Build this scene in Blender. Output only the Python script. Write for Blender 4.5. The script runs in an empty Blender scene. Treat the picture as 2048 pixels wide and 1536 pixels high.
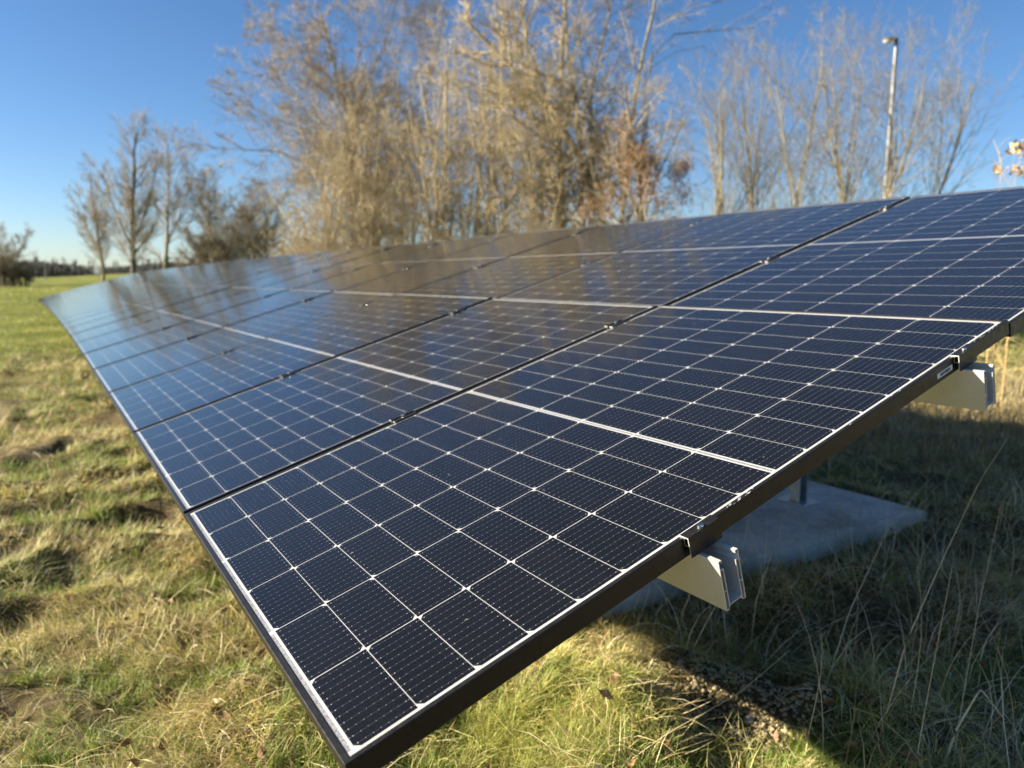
import bpy, bmesh, math, random
import numpy as np
from mathutils import Matrix, Vector
S = bpy.context.scene
rad = math.radians
# ------------------------------------------------------------------ camera
EYE = 1.30
F = 1445.6
PITCH = rad(8.365)
cam_d = bpy.data.cameras.new('camera')
cam = bpy.data.objects.new('camera', cam_d)
S.collection.objects.link(cam)
cam.location = (0, 0, EYE)
cam.rotation_euler = (math.pi/2 - PITCH, 0, 0)
cam_d.sensor_width = 36
cam_d.lens = 36*F/2048
cam_d.clip_start = .05
cam_d.clip_end = 4000
cam_d.dof.use_dof = True
cam_d.dof.focus_distance = 1.27
cam_d.dof.aperture_fstop = 3.6
S.camera = cam
# ------------------------------------------------------------------ light
U = np.array([-.5473, .8369, 0.]); U /= np.linalg.norm(U)       # along the row, away from camera
Wd = np.array([U[1], -U[0], 0.])                                 # horizontal, towards the high side
SUN = 1.30*U - 2.2*Wd + np.array([0, 0, 1.]); SUN /= np.linalg.norm(SUN)
sun_el = math.asin(SUN[2]); sun_az = math.atan2(SUN[0], SUN[1])
sd = bpy.data.lights.new('sun', 'SUN'); sd.energy = 5.0; sd.angle = rad(.5); sd.color = (1, .90, .74)
sun = bpy.data.objects.new('sun', sd); S.collection.objects.link(sun)
sun.rotation_euler = Vector(SUN).to_track_quat('Z', 'Y').to_euler()
wd = bpy.data.worlds.new('World'); S.world = wd; wd.use_nodes = True
nt = wd.node_tree; nt.nodes.clear()
sky = nt.nodes.new('ShaderNodeTexSky'); sky.sky_type = 'NISHITA'; sky.sun_disc = False
sky.sun_elevation = sun_el; sky.sun_rotation = sun_az
sky.altitude = 0; sky.air_density = .9; sky.dust_density = .25; sky.ozone_density = 4.0
bg = nt.nodes.new('ShaderNodeBackground'); bg.inputs[1].default_value = .05
wo = nt.nodes.new('ShaderNodeOutputWorld')
hs = nt.nodes.new('ShaderNodeHueSaturation'); hs.inputs['Saturation'].default_value = 1.10; hs.inputs['Value'].default_value = .93
tn = nt.nodes.new('ShaderNodeMix'); tn.data_type = 'RGBA'; tn.blend_type = 'MULTIPLY'; tn.inputs[0].default_value = 1
tn.inputs[7].default_value = (.96, .955, 1.0, 1)
nt.links.new(sky.outputs[0], hs.inputs['Color']); nt.links.new(hs.outputs[0], tn.inputs[6]); nt.links.new(tn.outputs[2], bg.inputs[0]); nt.links.new(bg.outputs[0], wo.inputs[0])
S.view_settings.view_transform = 'Standard'; S.view_settings.look = 'None'
S.view_settings.exposure = 1.75; S.view_settings.gamma = 1
S.cycles.max_bounces = 5; S.cycles.transparent_max_bounces = 6
S.cycles.diffuse_bounces = 3; S.cycles.glossy_bounces = 3
S.cycles.use_denoising = True
# ------------------------------------------------------------------ helpers
COL = S.collection
cp, sp = math.cos(PITCH), math.sin(PITCH)


def at(px, py, dist):
    """world point seen at photo pixel (2048 wide) at forward distance dist"""
    a = (px-1024)/F; b = (768-py)/F
    d = np.array([a, cp + b*sp, -sp + b*cp])
    return np.array([0, 0, EYE]) + d*(dist/d[1])


def props(o, label=None, cat=None, group=None, kind=None):
    if label: o['label'] = label
    if cat: o['category'] = cat
    if group: o['group'] = group
    if kind: o['kind'] = kind
    return o


def empty(name, loc=(0, 0, 0), **k):
    o = bpy.data.objects.new(name, None); COL.objects.link(o); o.location = loc
    o.empty_display_size = .2
    return props(o, **k)


def link(name, me, mat, parent=None, **k):
    o = bpy.data.objects.new(name, me); COL.objects.link(o)
    if mat is not None:
        for m in (mat if isinstance(mat, (list, tuple)) else [mat]): me.materials.append(m)
    if parent: o.parent = parent
    return props(o, **k)


def np_mesh(name, V, Fq, cols=None, smooth=False, n=4):
    me = bpy.data.meshes.new(name)
    V = np.ascontiguousarray(V, np.float32); Fq = np.ascontiguousarray(Fq, np.int32)
    me.vertices.add(len(V)); me.vertices.foreach_set('co', V.ravel())
    me.loops.add(Fq.size); me.loops.foreach_set('vertex_index', Fq.ravel())
    me.polygons.add(len(Fq))
    me.polygons.foreach_set('loop_start', np.arange(len(Fq), dtype=np.int32)*n)
    if smooth: me.polygons.foreach_set('use_smooth', np.ones(len(Fq), bool))
    if cols is not None:
        c = np.ones((len(V), 4), np.float32); c[:, :3] = cols
        at_ = me.color_attributes.new('Col', 'FLOAT_COLOR', 'POINT')
        at_.data.foreach_set('color', c.ravel())
    me.update(calc_edges=True)
    return me


class B:
    """bmesh collector in (u, v, n) module space -> local x=-u, y=v, z=n"""
    def __init__(s): s.bm = bmesh.new()

    def box(s, u0, u1, v0, v1, n0, n1, mi=0):
        vs = [s.bm.verts.new((-u, v, n)) for u in (u0, u1) for v in (v0, v1) for n in (n0, n1)]
        for f in ((0, 1, 3, 2), (4, 6, 7, 5), (0, 4, 5, 1), (2, 3, 7, 6), (0, 2, 6, 4), (1, 5, 7, 3)):
            fc = s.bm.faces.new([vs[i] for i in f]); fc.material_index = mi
        return vs

    def cyl(s, u, v, n0, n1, r, k=12, r2=None, mi=0):
        r2 = r if r2 is None else r2
        a = [s.bm.verts.new((-u+r*math.cos(2*math.pi*i/k), v+r*math.sin(2*math.pi*i/k), n0)) for i in range(k)]
        b = [s.bm.verts.new((-u+r2*math.cos(2*math.pi*i/k), v+r2*math.sin(2*math.pi*i/k), n1)) for i in range(k)]
        for i in range(k):
            f = s.bm.faces.new((a[i], a[(i+1) % k], b[(i+1) % k], b[i])); f.material_index = mi
        f = s.bm.faces.new(b); f.material_index = mi
        f = s.bm.faces.new(a[::-1]); f.material_index = mi

    def mesh(s, name, bevel=0, seg=2):
        bmesh.ops.recalc_face_normals(s.bm, faces=s.bm.faces)
        if bevel:
            bmesh.ops.bevel(s.bm, geom=list(s.bm.edges), offset=bevel, segments=seg, affect='EDGES', profile=.6)
        me = bpy.data.meshes.new(name); s.bm.to_mesh(me); s.bm.free(); return me


# value noise
_rs = np.random.RandomState(7)
_T = _rs.rand(256, 256)


def vnoise(x, y):
    xi = np.floor(x).astype(int); yi = np.floor(y).astype(int)
    fx = x-xi; fy = y-yi
    fx = fx*fx*(3-2*fx); fy = fy*fy*(3-2*fy)
    a = _T[xi & 255, yi & 255]; b = _T[(xi+1) & 255, yi & 255]
    c = _T[xi & 255, (yi+1) & 255]; d = _T[(xi+1) & 255, (yi+1) & 255]
    return (a*(1-fx)+b*fx)*(1-fy)+(c*(1-fx)+d*fx)*fy


def fbm(x, y, s, o=3):
    r = 0; a = .5; t = 0
    for i in range(o):
        r = r+a*vnoise(x/s+17.3*i, y/s-9.1*i); t += a; s /= 2.1; a /= 2
    return r/t


def sstep(a, b, x):
    t = np.clip((x-a)/(b-a), 0, 1); return t*t*(3-2*t)


O3 = np.array([-.2037, .8052, EYE-.5908])          # near low corner of the array


def uw(x, y):
    dx = x-O3[0]; dy = y-O3[1]
    return dx*U[0]+dy*U[1], dx*Wd[0]+dy*Wd[1]


MND = at(1090, 1420, 1.85); SOIL = at(1490, 1345, 2.0); MOSS = at(1640, 1500, 1.75)
SLAB = (1.16, 2.16, .62, 3.52)


def gz(x, y):
    x = np.asarray(x, float); y = np.asarray(y, float)
    r = np.hypot(x, y)
    rough = 1-sstep(13, 19, r+3*(fbm(x, y, 4.)-.5))
    tb = 1-np.abs(2*fbm(x+5, y, .62, 3)-1)*2.2
    z = (tb-.5)*.085*(.1+.9*rough)+(fbm(x-8, y+3, .30, 2)-.5)*.10*rough + (fbm(x, y+9, 3.1, 2)-.5)*.14
    z = z+(fbm(x, y, .13, 2)-.5)*.045*rough
    z = z+.07*np.exp(-((x-MND[0])**2+(y-MND[1])**2)/.06)+.04*np.exp(-((x-MOSS[0])**2+(y-MOSS[1])**2)/.03)
    s = np.exp(-((x-SOIL[0])**2+(y-SOIL[1])**2)/.10)
    z = z*(1-.6*s)
    u, w = uw(x, y)
    rgh = np.clip(1-np.abs(w-1.45)/.75, 0, 1)*np.clip(1-np.abs(u-.55)/1.1, 0, 1)
    z = z+.21*(fbm(x+3, y-7, .24, 3)-.5)*np.sqrt(rgh)
    inside = np.clip(1-np.maximum(np.maximum(SLAB[0]-u, u-SLAB[1]), np.maximum(SLAB[2]-w, w-SLAB[3]))/.35, 0, 1)
    inside = inside*inside
    z = z*(1-inside)+.012*inside
    az = np.arctan2(x, y)
    far = np.clip(r-26, 0, 1e9)
    rise = .0165+.011*sstep(-.60, -.42, az)
    rise = rise+.012*sstep(-.42, 0, az)
    z = z+np.minimum(far, 75)*rise - np.clip(r-130, 0, 1e9)*.012
    return z


# ------------------------------------------------------------------ material helpers
def mat(name, col=(.5, .5, .5), rough=.6, metal=0., spec=.5):
    m = bpy.data.materials.new(name); m.use_nodes = True
    b = m.node_tree.nodes['Principled BSDF']
    b.inputs['Base Color'].default_value = (*col, 1); b.inputs['Roughness'].default_value = rough
    b.inputs['Metallic'].default_value = metal; b.inputs['Specular IOR Level'].default_value = spec
    return m, m.node_tree, b


def noise(t, scale, detail=4, rough=.6, coord='Object', stretch=None):
    tc = t.nodes.new('ShaderNodeTexCoord'); n = t.nodes.new('ShaderNodeTexNoise')
    n.inputs['Scale'].default_value = scale; n.inputs['Detail'].default_value = detail
    n.inputs['Roughness'].default_value = rough
    if stretch:
        mp = t.nodes.new('ShaderNodeMapping'); mp.inputs['Scale'].default_value = stretch
        t.links.new(tc.outputs[coord], mp.inputs[0]); t.links.new(mp.outputs[0], n.inputs['Vector'])
    else:
        t.links.new(tc.outputs[coord], n.inputs['Vector'])
    return n


def ramp(t, fac, stops):
    r = t.nodes.new('ShaderNodeValToRGB'); e = r.color_ramp.elements
    while len(e) < len(stops): e.new(.5)
    for i, (p, c) in enumerate(stops):
        e[i].position = p; e[i].color = (*c, 1)
    t.links.new(fac, r.inputs[0]); return r


def bump(t, b, h, dist, strength=1):
    n = t.nodes.new('ShaderNodeBump'); n.inputs['Distance'].default_value = dist; n.inputs['Strength'].default_value = strength
    t.links.new(h, n.inputs['Height']); t.links.new(n.outputs[0], b.inputs['Normal']); return n


class E_:
    """tiny node expression builder"""
    def __init__(s, t, k): s.t = t; s.k = k

    def op(s, o, *a):
        n = s.t.nodes.new('ShaderNodeMath'); n.operation = o
        for i, x in enumerate((s,)+a):
            if isinstance(x, E_): s.t.links.new(x.k, n.inputs[i])
            else: n.inputs[i].default_value = x
        return E_(s.t, n.outputs[0])
    def __add__(s, b): return s.op('ADD', b)
    def __sub__(s, b): return s.op('SUBTRACT', b)
    def __mul__(s, b): return s.op('MULTIPLY', b)
    def __truediv__(s, b): return s.op('DIVIDE', b)
    def mod(s, b): return s.op('MODULO', b)
    def lt(s, b): return s.op('LESS_THAN', b)
    def gt(s, b): return s.op('GREATER_THAN', b)
    def mn(s, b): return s.op('MINIMUM', b)
    def mx(s, b): return s.op('MAXIMUM', b)
    def ab(s): return s.op('ABSOLUTE')
    def fl(s): return s.op('FLOOR')
    def rsub(s, c):
        return (s*-1.)+c


# --------------------------------------------------------------- solar panel
MW, MH = 1.1344, 1.7085
GU, GV = .020, .009
DROP = -.0105                       # the upper row sits a little lower than the lower one


def cell_material():
    m, t, b = mat('cell laminate', (.02, .02, .03), .1)
    tc = t.nodes.new('ShaderNodeTexCoord'); sx = t.nodes.new('ShaderNodeSeparateXYZ')
    t.links.new(tc.outputs['Object'], sx.inputs[0])
    u = E_(t, sx.outputs[0])*-1.; v0 = E_(t, sx.outputs[1])
    v = v0.mn(v0.rsub(MH))                    # mirrored halves
    mu, mv, PU, PV, CU, CV = .0163, .0207, .18394, .0920, .1824, .0909
    a0 = u-mu; b0 = v-mv
    ci = (a0/PU).fl(); a = a0-ci*PU; bb = b0-(b0/PV).fl()*PV
    inr = a0.gt(0.)*a0.lt(PU*6)*b0.gt(0.)*b0.lt(PV*9-.0008)
    cell = inr*a.lt(CU)*bb.lt(CV)
    odd = ci.op('ABSOLUTE').mod(2.).gt(.5)
    ea = a.mn(a.rsub(CU)); eb = bb*(odd.rsub(1.))+bb.rsub(CV)*odd
    cell = cell*((ea+eb).gt(.0085))
    BP = CU/11
    q = a-(a/BP).fl()*BP; dq = (q-BP/2).ab()
    bar = dq.lt(.00024)*bb.gt(.003)*bb.lt(CV-.003)
    e2 = bb-.0065; DP = (CV-.013)/7
    k = e2/DP; kr = (k+.5).fl(); dv = (e2-kr*DP).ab()
    rr = ((dq*dq)+(dv*dv)).op('SQRT')
    okk = kr.gt(-.5)*kr.lt(7.5)
    endd = (kr.lt(.5)).mx(kr.gt(6.5))
    dot = rr.lt(endd*.00030+.00048)*okk
    endpad = dq.lt(.0004)*((bb-.0018).ab().lt(.0008)).mx(dq.lt(.0004)*((bb-(CV-.0018)).ab().lt(.0008)))
    # fingers : very fine lines across the busbars
    fin = (bb.mod(.0015)-.00075).ab().lt(.00006)
    # silver ribbons in the lower margin and middle; upper one left white to stand for glare
    brk = ((a0+PU).mod(PU*2)-PU*.985).ab().gt(.006)
    rib = (v0-.0136).ab().lt(.0030)*brk*a0.gt(-.001)*a0.lt(PU*6)
    mid = (v-(MH/2)).ab().lt(.0027)*a0.gt(.004)*a0.lt(PU*6-.006)*(((a0).mod(PU)-PU*.5).ab().lt(PU*.49))
    ribbon = rib.mx(mid)

    def mix(fac, c1, c2):
        n = t.nodes.new('ShaderNodeMix'); n.data_type = 'RGBA'
        t.links.new(fac.k if isinstance(fac, E_) else fac, n.inputs[0])
        for i, c in ((6, c1), (7, c2)):
            if isinstance(c, tuple): n.inputs[i].default_value = (*c, 1)
            else: t.links.new(c, n.inputs[i])
        return n.outputs[2]
    # a slightly different tone for every cell
    wn = t.nodes.new('ShaderNodeTexWhiteNoise'); wn.noise_dimensions = '2D'
    cx = t.nodes.new('ShaderNodeCombineXYZ'); t.links.new(ci.k, cx.inputs[0]); t.links.new((v0/PV).fl().k, cx.inputs[1])
    t.links.new(cx.outputs[0], wn.inputs['Vector'])
    base = mix(wn.outputs[0], (.0015, .0015, .0019), (.0027, .0026, .0031))
    dn = noise(t, 900, 3, .7); dr = ramp(t, dn.outputs[0], [(.42, (0, 0, 0)), (.78, (.05, .052, .055))])
    base2 = t.nodes.new('ShaderNodeMix'); base2.data_type = 'RGBA'; base2.blend_type = 'ADD'; base2.inputs[0].default_value = .22
    t.links.new(base, base2.inputs[6]); t.links.new(dr.outputs[0], base2.inputs[7])
    c = mix(fin*.35, base2.outputs[2], (.09, .09, .10))
    c = mix(bar, c, (.060, .060, .064))
    c = mix(dot.mx(endpad*.5), c, (.40, .40, .39))
    wnz = noise(t, 6, 3); wr = ramp(t, wnz.outputs[0], [(.3, (.38, .375, .35)), (.7, (.45, .45, .425))])
    c = mix(cell, wr.outputs[0], c)
    rn = noise(t, 260, 3, .7); rrp = ramp(t, rn.outputs[0], [(.35, (.075, .08, .09)), (.62, (.27, .28, .30))])
    c = mix(ribbon, c, rrp.outputs[0])
    seal = (v.mn(u).mn(u.rsub(MW))).lt(.0104)
    c = mix(seal, c, (.015, .015, .016))
    # dust, splashes and lichen specks
    sn = noise(t, 34, 2, .5); sr = ramp(t, sn.outputs[0], [(.735, (0, 0, 0)), (.765, (1, 1, 1))])
    sn2 = noise(t, 160, 2, .6); sr2 = ramp(t, sn2.outputs[0], [(.5, (0, 0, 0)), (.62, (1, 1, 1))])
    mm = t.nodes.new('ShaderNodeMath'); mm.operation = 'MULTIPLY'
    t.links.new(sr.outputs[0], mm.inputs[0]); t.links.new(sr2.outputs[0], mm.inputs[1])
    mm2 = t.nodes.new('ShaderNodeMath'); mm2.operation = 'MULTIPLY'; mm2.inputs[1].default_value = .45
    t.links.new(mm.outputs[0], mm2.inputs[0])
    c = mix(mm2.outputs[0], c, (.34, .33, .30))
    # pale dirt that collects along the low edge
    edge = (v0.lt(.0165))*(v0.gt(.008))
    en = noise(t, 90, 4, .7); er = ramp(t, en.outputs[0], [(.48, (0, 0, 0)), (.66, (.6, .6, .6))])
    em = t.nodes.new('ShaderNodeMath'); em.operation = 'MULTIPLY'
    t.links.new(edge.k, em.inputs[0]); t.links.new(er.outputs[0], em.inputs[1])
    c = mix(em.outputs[0], c, (.33, .27, .19))
    t.links.new(c, b.inputs['Base Color'])
    # textured anti-reflective glass, dust varies its gloss
    gn = noise(t, 3.5, 5, .65); gr = ramp(t, gn.outputs[0], [(.3, (.06,)*3), (.75, (.11,)*3)])
    t.links.new(gr.outputs[0], b.inputs['Roughness'])
    b.inputs['IOR'].default_value = 1.65
    b.inputs['Specular Tint'].default_value = (.205, .18, .155, 1)
    bn = noise(t, 1500, 2, .5); bump(t, b, bn.outputs[0], .00004, .5)
    return m


M_cell = cell_material()
M_frame, t, b = mat('black anodised frame', (.018, .016, .013), .36, .35, .6)
n1 = noise(t, 120, 4, .7); r1 = ramp(t, n1.outputs[0], [(.3, (.009, .008, .006)), (.72, (.02, .018, .015)), (.80, (.2, .19, .17))])
t.links.new(r1.outputs[0], b.inputs['Base Color'])
n2 = noise(t, 60, 3); r2 = ramp(t, n2.outputs[0], [(.3, (.3,)*3), (.7, (.5,)*3)]); t.links.new(r2.outputs[0], b.inputs['Roughness'])
M_alu, t, b = mat('mill aluminium', (.62, .62, .60), .34, .55)
n1 = noise(t, 40, 5, .65, 'Object', (.25, 8, 8)); r1 = ramp(t, n1.outputs[0], [(.3, (.66, .65, .60)), (.55, (.80, .79, .74)), (.72, (.52, .49, .42)), (.8, (.70, .69, .64))])
t.links.new(r1.outputs[0], b.inputs['Base Color'])
r2 = ramp(t, n1.outputs[0], [(.3, (.30,)*3), (.7, (.44,)*3)]); t.links.new(r2.outputs[0], b.inputs['Roughness'])
M_cut, t, b = mat('saw cut aluminium', (.78, .77, .70), .5, .6)
M_steel, t, b = mat('stainless bolt', (.62, .62, .58), .25, 1.)
M_galv, t, b = mat('galvanised steel', (.42, .44, .46), .45, .7)
n1 = noise(t, 14, 5, .7); r1 = ramp(t, n1.outputs[0], [(.3, (.30, .33, .35)), (.7, (.50, .52, .54))]); t.links.new(r1.outputs[0], b.inputs['Base Color'])
M_conc, t, b = mat('concrete', (.30, .29, .27), .9)
n1 = noise(t, 5, 8, .7); r1 = ramp(t, n1.outputs[0], [(.28, (.46, .43, .38)), (.5, (.62, .58, .52)), (.72, (.74, .70, .63))])
n3 = noise(t, 1.7, 6, .75); r3 = ramp(t, n3.outputs[0], [(.35, (.45, .41, .34)), (.55, (1, 1, 1))])
n4 = noise(t, 190, 2, .5); r4 = ramp(t, n4.outputs[0], [(.30, (.35, .33, .30)), (.38, (1, 1, 1))])
m3 = t.nodes.new('ShaderNodeMix'); m3.data_type = 'RGBA'; m3.blend_type = 'MULTIPLY'; m3.inputs[0].default_value = 1
m4 = t.nodes.new('ShaderNodeMix'); m4.data_type = 'RGBA'; m4.blend_type = 'MULTIPLY'; m4.inputs[0].default_value = 1
t.links.new(r1.outputs[0], m3.inputs[6]); t.links.new(r3.outputs[0], m3.inputs[7])
t.links.new(m3.outputs[2], m4.inputs[6]); t.links.new(r4.outputs[0], m4.inputs[7])
t.links.new(m4.outputs[2], b.inputs['Base Color']); n2 = noise(t, 70, 5, .7); bump(t, b, n2.outputs[0], .006, .8)
M_label, t, b = mat('white sticker', (.75, .75, .74), .4)
M_ink, t, b = mat('black ink', (.02, .02, .02), .5)

# world matrix of the module plane
tilt = rad(16.69)
Vv = Wd*math.cos(tilt)+np.array([0, 0, math.sin(tilt)])
Nn = -Wd*math.sin(tilt)+np.array([0, 0, math.cos(tilt)])


def plane_matrix(u, v, n=0., twist=0.):
    """frame at (u,v,n) on the array plane; twist turns it about the top edge line"""
    top = 2*MH+GV
    ca, sa = math.cos(twist), math.sin(twist)
    V2 = Vv*ca+Nn*sa; N2 = Nn*ca-Vv*sa
    k_ = (max(0., u-6)/25)**1.6
    P = O3+U*u+Vv*top+V2*(v-top)+N2*n-np.array([0, 0, .20])*k_-Wd*.24*k_
    M = Matrix.Identity(4)
    for i in range(3):
        M[i][0] = -U[i]; M[i][1] = V2[i]; M[i][2] = N2[i]; M[i][3] = P[i]
    return M


NCOL = 27


def twist_at(c):
    return 0.


# frame mesh: mitred ring with lip
def frame_mesh():
    bm = bmesh.new()
    W_, H_, L, T = MW, MH, .0095, .0022
    hi, lo, th = .0020, -.033, .0016

    def ring(ins, z):
        return [bm.verts.new((-u, v, z)) for u, v in ((ins, ins), (W_-ins, ins), (W_-ins, H_-ins), (ins, H_-ins))]
    R = [ring(.0, lo), ring(.0, hi-.0009), ring(.0009, hi), ring(L-.0008, hi), ring(L, hi-.0008), ring(L, hi-.006),
         ring(T, hi-.006), ring(T, lo+.002), ring(.028, lo+.002), ring(.028, lo)]
    for a, c in zip(R, R[1:]+R[:1]):
        for i in range(4):
            j = (i+1) % 4; bm.faces.new((a[i], a[j], c[j], c[i]))
    bmesh.ops.recalc_face_normals(bm, faces=bm.faces)
    me = bpy.data.meshes.new('frame'); bm.to_mesh(me); bm.free(); return me


fm = frame_mesh()
q = B(); q.box(.0024, MW-.0024, .0024, MH-.0024, -.0046, 0.)
gm = q.mesh('glass')
# junction boxes on the back
q = B()
q.box(-.03, .03, MH/2-.02, MH/2+.02, -.018, -.0052)
jm = q.mesh('junction_box', .003)
ordn = ['first', 'second', 'third', 'fourth', 'fifth', 'sixth', 'seventh', 'eighth', 'ninth', 'tenth', 'eleventh', 'twelfth',
        'thirteenth', 'fourteenth', 'fifteenth', 'sixteenth', 'seventeenth', 'eighteenth', 'nineteenth', 'twentieth',
        'twenty-first', 'twenty-second', 'twenty-third', 'twenty-fourth', 'twenty-fifth', 'twenty-sixth', 'last']
M_cell_o, M_frame_o, M_jb = M_cell, M_frame, mat('black plastic', (.012, .012, .012), .5)[0]
for mm_, me in ((M_frame, fm), (M_cell, gm), (M_jb, jm)): me.materials.append(mm_)
tlt = random.Random(9)
for c in range(NCOL):
    for r in range(2):
        row = ('lower', 'upper')[r]
        if c == 0:
            lb = 'nearest solar panel of the lower row, its corner at the bottom of the photo' if r == 0 else \
                'nearest solar panel of the upper row, cut off by the right photo edge'
        elif c == NCOL-1:
            lb = f'farthest solar panel of the {row} row, last one before the open field'
        else:
            lb = f'dark solar panel of the {row} row, {ordn[c]} column counting from the near end'
        p = empty('solar_panel', label=lb, cat='solar panel', group='solar panels of the tilted array')
        p.matrix_world = plane_matrix(c*(MW+GU), r*(MH+GV), DROP*r, twist_at(c)) @ (Matrix.Identity(4) if c == 0 else
            Matrix.Rotation(tlt.gauss(0, .0014), 4, 'X') @ Matrix.Rotation(tlt.gauss(0, .0010), 4, 'Y'))
        link('frame', fm, None, p); link('glass_laminate', gm, None, p)
        if c < 2:
            for uu in (.28, .567, .85): jb = link('junction_box', jm, None, p); jb.location = (-uu, 0, 0)
        if c == 0 and r == 0:
            near_panel = p

# serial sticker on the frame side under the end clamp
q = B(); q.box(-.0006, -.0001, 1.385, 1.447, -.024, -.012)
st = link('serial_sticker', q.mesh('serial_sticker'), M_label, near_panel)
q = B(); x = 1.397
rnd = random.Random(3)
while x < 1.440:
    w_ = rnd.choice((.0006, .001, .0016)); q.box(-.0009, -.0007, x, x+w_, -.0215, -.0145); x += w_+rnd.choice((.0008, .0014))
link('barcode', q.mesh('barcode'), M_ink, st)

# scratches in the frame coating by the clamps and scraps of lichen on the near lip
q = B(); rnd = random.Random(12)
for k in range(46):
    vc = rnd.gauss(.735, .03) if rnd.random() < .5 else rnd.gauss(1.575, .045)
    if rnd.random() < .12: vc = rnd.uniform(.05, 1.7)
    if .58 < vc < .69 or 1.44 < vc < 1.53: continue
    L = rnd.uniform(.001, .006); w2 = rnd.uniform(.0002, .0007); u0 = rnd.uniform(.0002, .0075)
    q.box(u0, u0+w2*2, vc, vc+L, .00202, .0023)
link('frame_scratch_marks', q.mesh('frame_scratch_marks'), M_cut, near_panel, kind='stuff')

# ---------------------------------------------------------------- mounting rack
rack = empty('mounting_rack', label='aluminium rail and steel post rack carrying the whole solar array', cat='mounting rack')
rack.location = (0, 0, 0)
RAILS = (.640, 1.497, 2.345, 3.205)


def dn_(v): return DROP if v > 2 else 0.


ULEN = NCOL*(MW+GU)-GU


def rail_mesh(n_seg=22):
    # thin plates of the cross-section (v0,v1,n0,n1)
    pl = [(-.0235, -.0221, -.127, -.0335), (-.0221, -.0165, -.0349, -.0335), (-.0179, -.0165, -.0385, -.0349),
          (-.0160, -.0146, -.124, -.0500), (-.0221, -.0160, -.0514, -.0500), (-.0221, -.0160, -.0915, -.0901),
          (-.0221, -.0165, -.127, -.1256)]
    pl = pl+[(-b_, -a_, c_, d_) for a_, b_, c_, d_ in pl]
    pl += [(-.0146, .0146, -.1200, -.1186)]
    bm = bmesh.new()
    ends = []
    cols = [-.051, .3]+[(c+1)*(MW+GU)-GU/2 for c in range(NCOL)]
    cols[-1] = ULEN+.05
    return pl, cols


pl, cols = rail_mesh()


def swept(name, boxes, v_at, us):
    """boxes (v0,v1,n0,n1) swept along u through the (twisting) plane, world coordinates"""
    Vs, Fs, mi = [], [], []
    for (v0, v1, n0, n1) in boxes:
        base = len(Vs)
        for u in us:
            cidx = min(NCOL-1, max(0, u/(MW+GU)-.5)); M = plane_matrix(u, v_at, dn_(v_at), twist_at(cidx))
            for (vv, nn) in ((v0, n0), (v1, n0), (v1, n1), (v0, n1)):
                Vs.append(M @ Vector((0, vv, nn)))
        for k in range(len(us)-1):
            for j in range(4):
                a = base+4*k+j; b_ = base+4*k+(j+1) % 4
                Fs.append((a, b_, b_+4, a+4)); mi.append(0)
        Fs.append((base+3, base+2, base+1, base)); mi.append(1)
        e = base+4*(len(us)-1); Fs.append((e, e+1, e+2, e+3)); mi.append(1)
    me = bpy.data.meshes.new(name); me.from_pydata([tuple(x) for x in Vs], [], Fs)
    me.polygons.foreach_set('material_index', mi); me.update()
    bm = bmesh.new(); bm.from_mesh(me); bmesh.ops.recalc_face_normals(bm, faces=bm.faces); bm.to_mesh(me); bm.free()
    return me


for v_at in RAILS:
    link('rail', swept('rail', pl, v_at, cols), [M_alu, M_cut], rack)

# mid clamps (between columns) and end clamps
q = B()
L = .0375
q.box(-.0205, -.0085, -L, L, .0024, .0050); q.box(.0085, .0205, -L, L, .0024, .0050)
q.box(-.0085, -.0065, -L, L, -.020, .0050); q.box(.0065, .0085, -L, L, -.020, .0050)
q.box(-.0065, .0065, -L, L, -.010, -.007)
for f in q.bm.faces:
    f.normal_update()
cm = q.mesh('clamp')
for p_ in cm.polygons:
    if abs(p_.normal.y) > .9: p_.material_index = 1
q = B(); q.cyl(0, 0, -.009, .0075, .0062, 14); q.cyl(0, 0, .0075, .0100, .0060, 14, .0052)
bmn = q.mesh('bolt')
for m_ in (M_frame, M_cut): cm.materials.append(m_)
bmn.materials.append(M_steel)
RC = [(c+1)*(MW+GU)-GU/2 for c in range(23)]     # 92 clamps; farther ones cannot be told apart
for ci_, uc in enumerate(RC):
    for v_at in RAILS:
        o = link('clamp', cm, None, rack); o.matrix_world = plane_matrix(uc, v_at-.004, dn_(v_at), twist_at(ci_+.5))
        if ci_ < 5: link('bolt', bmn, None, o)
# end clamps: channel hooked over the frame edge, standing on the rail
q = B()
q.box(-.0105, .0085, -L, L, .0024, .0048); q.box(-.0105, -.0088, -L, L, -.0330, .0024)
q.box(-.0088, .0, -L, L, -.0125, -.0110); q.box(-.0014, -.0002, -L, L, -.0110, .0024)
em = q.mesh('end_clamp')
for p_ in em.polygons:
    if abs(p_.normal.y) > .9: p_.material_index = 1
for m_ in (M_frame, M_cut): em.materials.append(m_)
for v_at in RAILS:
    o = link('end_clamp', em, None, rack); o.matrix_world = plane_matrix(0, v_at-.002, dn_(v_at))
    bo = link('bolt', bmn, None, o); bo.location = (.0015+.002, 0, .001); bo.scale = (.9, .9, .8)
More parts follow.
